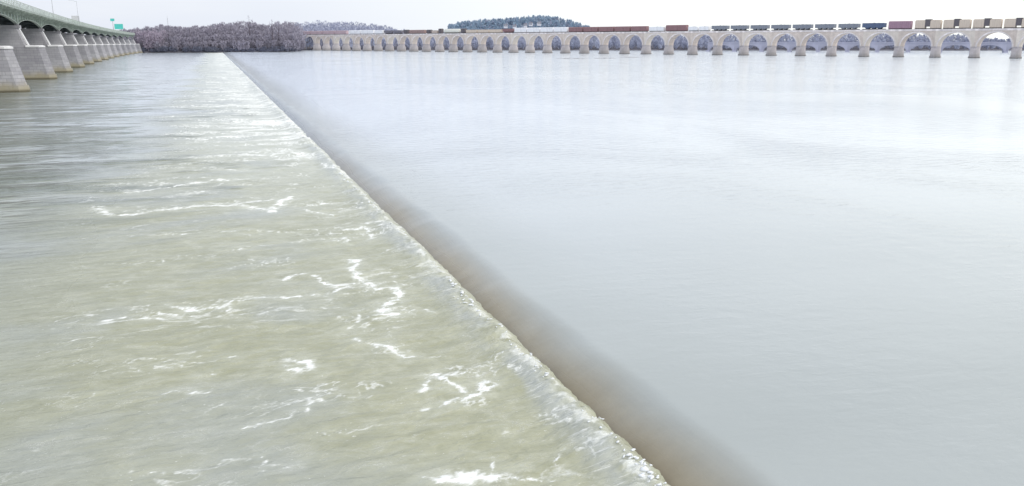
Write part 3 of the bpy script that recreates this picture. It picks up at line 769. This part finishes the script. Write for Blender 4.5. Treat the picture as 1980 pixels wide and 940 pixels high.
P, Hh, Rr = bank_trees(262, 305, Yl, [(6, 1.2, .9), (12, 1.5, .95)], SKY1, 4.5)
wood('woodland', P, Hh, Rr, 260, 1.4, M['twigs_rust'], 'rusty pinkish leafless thicket beside the far end of the green bridge')
P, Hh, Rr = bank_trees(-680, 225, Yl, [(14, 1.8, .8), (40, 3, 1)], SKY1, 7)
wood('woodland', P, Hh, Rr, 160, 2, M['twigs'], 'leafless wood behind the piers of the green bridge')
# dark brush at the water's edge
P = []; Hh = []; Rr = []
for k in range(150):
    x = rng.uniform(250, 582); Y = Yl(x)+rng.uniform(2, 6); P.append((at(x, Y), Y, .3)); Hh.append(rng.uniform(2.2, 5.2)); Rr.append(rng.uniform(1.5, 3))
M['brush'] = foliage('dark_bank_brush', (.09,.10,.15), (.17,.18,.24), HZ, .2)
wood('brush', P, Hh, Rr, 90, .9, M['brush'], 'dark low brush right at the waterline of the far left bank')['category'] = 'brush'
# wood behind the arches
SKY2 = [(560,50),(600,45),(640,44),(700,47),(740,50),(770,56),(800,60),(860,62),(1300,62),(1400,60),(1500,60),(1640,60),(1720,60),(1760,64),(1840,64),(1880,70),(1915,73),(1950,74),(1990,70),(2100,62),(2400,60)]
Yr = lambda x: float(np.interp(x, [500,900,1300,1750,2400], [985,975,960,940,980]))
P, Hh, Rr = bank_trees(560, 2350, Yr, [(10, 1.2, .62), (22, 2, .85), (45, 3, 1), (75, 4, 1)], SKY2, 7.5, 6)
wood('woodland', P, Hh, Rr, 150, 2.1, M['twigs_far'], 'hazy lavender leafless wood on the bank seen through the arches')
SKY3 = [(560,46),(600,40.5),(640,40),(680,42),(700,44),(730,46.5),(750,50),(775,56),(800,62)]
P, Hh, Rr = bank_trees(568, 780, lambda x: 1250., [(0, 4, .8), (25, 5, .95), (60, 6, 1)], SKY3, 6.5, 6)
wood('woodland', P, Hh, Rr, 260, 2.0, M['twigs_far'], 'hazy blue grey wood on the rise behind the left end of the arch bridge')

# the wooded hill beyond the bridge
HY = 2100.
gx = np.linspace(at(790, HY), at(1330, HY), 90); gy = np.linspace(HY-260, HY+420, 40)
HS = [(790,70),(860,60),(880,52),(920,47),(975,44),(1000,41.5),(1040,38.5),(1075,41),(1100,47),(1125,56),(1160,64),(1250,72),(1330,76)]
def hill_z(X, Y):
    px = 990+F*X/(Y*math.cos(PITCH)); crest = np.array([height(float(np.interp(p, [a for a, b in HS], [b for a, b in HS])), HY) for p in np.ravel(px)]).reshape(np.shape(px))
    return (crest-7)*np.exp(-((Y-HY-40)/170.)**2)+6
GX, GY = np.meshgrid(gx, gy); GZ = hill_z(GX, GY)+4*(fbm(GX*.02, GY*.02, 3)-.5)
ii = np.arange(39)[:, None]*90+np.arange(89)[None, :]
tag(np_mesh('hill', np.stack([GX, GY, GZ], -1).reshape(-1, 3), np.stack([ii, ii+1, ii+91, ii+90], -1).reshape(-1, 4), M['far_land']), kind='structure')
P = []; Hh = []; Rr = []
for k in range(900):
    x = rng.uniform(868, 1140); Y = HY+rng.uniform(-170, 60); X = at(x, Y); z = float(hill_z(np.array([X]), np.array([Y]))[0])
    if z < 12: continue
    P.append((X, Y, z-1)); Hh.append(rng.uniform(8, 15)); Rr.append(rng.uniform(3, 4.5))
wood('woodland', P, Hh, Rr, 70, 3.4, M['ever'], 'blue green hazy trees covering the hill beyond the arch bridge')
P = [(x, y, z) for x, y, z in P if rng.random() < .35]
wood('woodland', P, [12]*len(P), [4]*len(P), 60, 3, M['twigs_far'], 'grey leafless trees scattered over the hill beyond the bridge')

# single trees that stand out of the skyline
def bare_tree(h, spread, mt='twigs', nb=9, nf=260, sz=1.2):
    root = empty('bare_tree'); mb = MB(); mb.tube((0, 0, -.5), (0, 0, h*.55), h*.018, h*.011, 7); mb.tube((0, 0, h*.55), (spread*.1, 0, h*.97), h*.011, h*.002, 6)
    for k in range(nb):
        a = k*2.4; z0 = h*(.3+.5*k/nb); ln = spread*(1.15-.6*k/nb)
        p1 = (math.cos(a)*ln*.5, math.sin(a)*ln*.5, z0+ln*.55); p2 = (math.cos(a)*ln*.85, math.sin(a)*ln*.85, min(h*.98, z0+ln*1.3))
        mb.tube((0, 0, z0), p1, h*.008, h*.005, 5); mb.tube(p1, p2, h*.005, h*.0015, 4)
        for sgn in (-1, 1):
            b = a+sgn*.7; mb.tube(p1, (p1[0]+math.cos(b)*ln*.45, p1[1]+math.sin(b)*ln*.45, p1[2]+ln*.5), h*.004, h*.001, 4)
    mb.build('trunk', M['bark'], root)
    V, Q, T = tree_cards([(0, 0, 0)], [h], [spread], nf, sz); np_mesh('crown', V, Q, M[mt], {'tint': T}, smooth=False, parent=root); return root
def ever_tree(h, rd):
    root = empty('evergreen_tree'); mb = MB(); mb.tube((0, 0, -.5), (0, 0, h*.95), h*.018, h*.003, 7); mb.build('trunk', M['bark'], root)
    V, Q, T = tree_cards([(0, 0, 0)], [h], [rd], 500, h*.09, conifer=True); np_mesh('crown', V, Q, M['ever'], {'tint': T}, smooth=False, parent=root); return root
for px, Y, top, sprd, nf, mt, lab in (
    (484, 800, 30, 3.2, 60, 'twigs', 'tall thin bare tree sticking up highest above the left wood'),
    (491, 798, 37, 3.0, 90, 'twigs', 'thin bare tree just right of the tallest one above the left wood'),
    (528, 800, 38, 3.4, 70, 'twigs', 'sparse bare tree above the wood, left of the dark leaning one'),
    (540, 806, 41, 4.2, 300, 'twigs', 'dark bare tree with flat top above the wood near the bridge end'),
    (327, 795, 50, 6.2, 420, 'twigs', 'broad rounded bare tree, biggest crown at the left of the wood'),
    (369, 795, 52, 3.6, 300, 'twigs', 'small round bare tree poking above the dip in the wood'),
    (299, 790, 55, 3.2, 240, 'twigs_rust', 'reddish bare tree near the far end of the green bridge'),
    (267, 790, 56, 3.0, 160, 'twigs_rust', 'low reddish bare tree right beside the last green bridge pier'),
    (420, 800, 48.5, 5.5, 380, 'twigs', 'wide bare tree at the left shoulder of the high wood'),
    (448, 805, 46.5, 5.5, 380, 'twigs', 'wide bare tree on the crest of the high wood'),
    (577, 900, 43, 5.0, 340, 'twigs_far', 'hazy bare tree standing over the left end of the arch bridge')):
    h = height(top, Y)-3; o = bare_tree(h, sprd, mt, nf=nf); o.location = (at(px, Y), Y, 3); o.rotation_euler.z = px; tag(o, lab, 'tree', 'bare trees standing above the left wood')
for px, top, lab in ((979, 39, 'narrow dark evergreen at the left shoulder of the hill'), (1013, 37, 'evergreen left of the hill top above the white houses'), (1030, 34, 'tall evergreen just left of the hill summit'),
                     (1043, 30.5, 'tallest dark evergreen at the summit of the hill'), (1050, 33, 'evergreen just right of the hill summit'), (1060, 35, 'lone evergreen right of the summit clump'), (1101, 41, 'dark evergreen at the right shoulder of the hill')):
    X = at(px, HY+20); z = float(hill_z(np.array([X]), np.array([HY+20.]))[0]); h = height(top, HY+20)-z; o = ever_tree(max(14, h), 5.2); o.location = (X, HY+20, z); tag(o, lab, 'tree', 'evergreens on the hill')

def house(w, d, h, rf, wallm, nwin):
    root = empty('house'); mb = MB(); mb.box(-w/2, w/2, -d/2, d/2, -2, h); mb.add([(-w/2, -d/2, h), (-w/2, d/2, h), (-w/2, 0, h+rf-.1), (w/2, -d/2, h), (w/2, d/2, h), (w/2, 0, h+rf-.1)], [(0,2,1), (3,4,5)])
    mb.build('wall', M[wallm], root)
    mb = MB(); w2 = w/2+.4; d2 = d/2+.4; mb.add([(-w2, -d2, h-.15), (w2, -d2, h-.15), (w2, 0, h+rf+.1), (-w2, 0, h+rf+.1), (w2, d2, h-.15), (-w2, d2, h-.15)], [(0,1,2,3), (3,2,4,5)]); rf_ = mb.build('roof', M['roof'], root)
    mb = MB(); mb.box(w*.2, w*.2+.9, -.5, .5, h+rf*.6, h+rf+1.2); mb.build('chimney', M['brick'], rf_)
    for k in range(nwin):
        xx = -w/2+w*(k+.5)/nwin
        mb = MB(); mb.box(xx-.6, xx+.6, -d/2-.06, -d/2+.1, h*.35, h*.75); mb.build('window', M['glass'], root)
    return root
for px, py, Y, w, h, mt, lab in ((1042, 46.5, HY-120, 9, 4, 'siding', 'white house highest on the hill below the tall evergreens'), (1026, 47.5, HY-125, 8, 3.5, 'siding', 'white house on the hill left of the highest house'), (1016, 50, HY-150, 8, 3.5, 'siding', 'small white house lower on the hill, middle of the group'),
                                 (978, 51, HY-150, 9, 4, 'siding', 'white house at left shoulder of the hill'), (995, 52, HY-165, 8, 3, 'siding', 'white house low on the hill just above the train')):
    z = height(py, Y)-h*.5 if Y > 1000 else 1.8
    o = house(w, 9 if Y > 1000 else 4, h, 3.2 if Y > 1000 else .9, mt, 4); o.location = (at(px, Y), Y, z); o.rotation_euler.z = rng.uniform(-.2, .2); tag(o, lab, 'house', 'white houses on the hill' if Y > 1000 else None)

# radio mast over the left wood
q = empty('radio_mast', (at(328, 1100), 1100, 5)); tag(q, 'thin faint lattice radio mast above the rounded tree at left', 'mast')
hm = height(34, 1100)-5; mb = MB()
for a in (0, 2.1, 4.2): mb.tube((.8*math.cos(a), .8*math.sin(a), 0), (.3*math.cos(a), .3*math.sin(a), hm), .07, .05, 4)
for k in range(16):
    z = hm*k/16; s = .8-.5*k/16
    for a in (0, 2.1, 4.2): mb.tube((s*math.cos(a), s*math.sin(a), z), (s*math.cos(a+2.1), s*math.sin(a+2.1), z+hm/16), .04, n=3)
mb.build('lattice', M['galv'], q); mb = MB(); mb.tube((0, 0, hm), (0, 0, hm+3), .05, n=5); mb.build('antenna', M['galv'], q)

# rock ledges breaking the surface in front of the arch bridge
for x0, x1, py, lab in ((1070, 1138, 113.8, 'low grey rock ledge barely above water, left of the three ledges'), (1145, 1192, 113.2, 'low grey rock ledge in front of arches, middle one'), (1196, 1240, 111.5, 'low rock ledge nearest the pier feet, right of the ledges')):
    a = ground(x0, py); b = ground(x1, py); n = 26; V = []; Fs = []
    for k in range(n+1):
        f_ = k/n; c_ = a+(b-a)*f_; wd = 3.0*math.sin(math.pi*min(max(f_, .02), .98))**.5*rng.uniform(.6, 1.2); hh = .32*math.sin(math.pi*f_)**.5*rng.uniform(.4, 1.3)+.02
        for dy, z in ((-wd, -.6), (-wd*.6, hh*.7), (0, hh), (wd*.7, hh*.5), (wd, -.6)): V.append((c_[0]-a[0], c_[1]-a[1]+dy, z))
    mb = MB(); mb.add(V, [(5*k+j, 5*k+5+j, 5*k+6+j, 5*k+1+j) for k in range(n) for j in range(4)]); o = mb.build('rock_ledge', M['rock']); o.location = (a[0], a[1], 0)
    tag(o, lab, 'rock', 'rock ledges below the arch bridge')

# ------------------------------------------------------------------ light
w = bpy.data.worlds.new('World'); SC.world = w; w.use_nodes = True; nt = w.node_tree; nd = nt.nodes
bg = nd['Background']; lk = nt.links.new
tc = nd.new('ShaderNodeTexCoord'); sx = nd.new('ShaderNodeSeparateXYZ'); lk(tc.outputs['Generated'], sx.inputs[0])
SE, SR = math.radians(42), math.radians(75)
sky = nd.new('ShaderNodeTexSky'); sky.sky_type = 'NISHITA'; sky.sun_disc = False; sky.sun_elevation = SE; sky.sun_rotation = SR; sky.air_density = 1; sky.dust_density = 3
def mr(src, a, b):
    m = nd.new('ShaderNodeMapRange'); m.interpolation_type = 'SMOOTHSTEP'; lk(src, m.inputs[0]); m.inputs[1].default_value = a; m.inputs[2].default_value = b; return m.outputs[0]
def mx_(f, a, b):
    m = nd.new('ShaderNodeMix'); m.data_type = 'RGBA'
    for sock, v in ((m.inputs[0], f), (m.inputs[6], a), (m.inputs[7], b)):
        if hasattr(v, 'is_linked'): lk(v, sock)
        elif isinstance(v, float): sock.default_value = v
        else: sock.default_value = (*v, 1)
    return m.outputs[2]
lr = mr(sx.outputs[0], -.50, .62)
hor = mx_(lr, (.82,.87,.98), (1.32,1.34,1.26)); up = mx_(lr, (.86,.96,1.14), (1.42,1.48,1.50)); zen = mx_(lr, (.85,.9,1.0), (1.1,1.1,1.1))
g1 = mx_(mr(sx.outputs[2], .02, .22), hor, up); g2 = mx_(mr(sx.outputs[2], .35, .8), g1, zen)
cl = nd.new('ShaderNodeTexNoise'); cl.inputs['Scale'].default_value = 2.2; cl.inputs['Detail'].default_value = 6
mp = nd.new('ShaderNodeMapping'); mp.inputs['Scale'].default_value = (1, 1, 5); lk(tc.outputs['Generated'], mp.inputs[0]); lk(mp.outputs[0], cl.inputs['Vector'])
g3 = mx_(mr(cl.outputs['Fac'], .35, .95), g2, (1.02,1.04,1.06))
sc_ = nd.new('ShaderNodeVectorMath'); sc_.operation = 'SCALE'; lk(sky.outputs[0], sc_.inputs[0]); sc_.inputs['Scale'].default_value = .10
g4 = mx_(.06, g3, sc_.outputs[0]); lk(g4, bg.inputs[0]); bg.inputs[1].default_value = 1.0
sl = bpy.data.lights.new('sun', 'SUN'); sl.energy = .9; sl.angle = math.radians(18); sl.color = (1, .96, .9)
so = bpy.data.objects.new('sun', sl); COL.objects.link(so)
dirn = Vector((math.sin(SR)*math.cos(SE), math.cos(SR)*math.cos(SE)-.75, math.sin(SE))).normalized()
dirn = Vector((.72, -.45, .75)).normalized(); so.rotation_euler = dirn.to_track_quat('Z', 'Y').to_euler()
sky.sun_rotation = math.atan2(dirn.x, dirn.y); sky.sun_elevation = math.asin(dirn.z)

cam = bpy.data.cameras.new('camera'); cam.sensor_width = 36; cam.lens = 36*F/1980; cam.clip_start = .2; cam.clip_end = 20000
co_ = bpy.data.objects.new('camera', cam); COL.objects.link(co_); co_.location = (0, 0, H); co_.rotation_euler = (math.pi/2-PITCH, 0, 0); SC.camera = co_
SC.view_settings.view_transform = 'Standard'; SC.view_settings.look = 'None'; SC.view_settings.exposure = 0
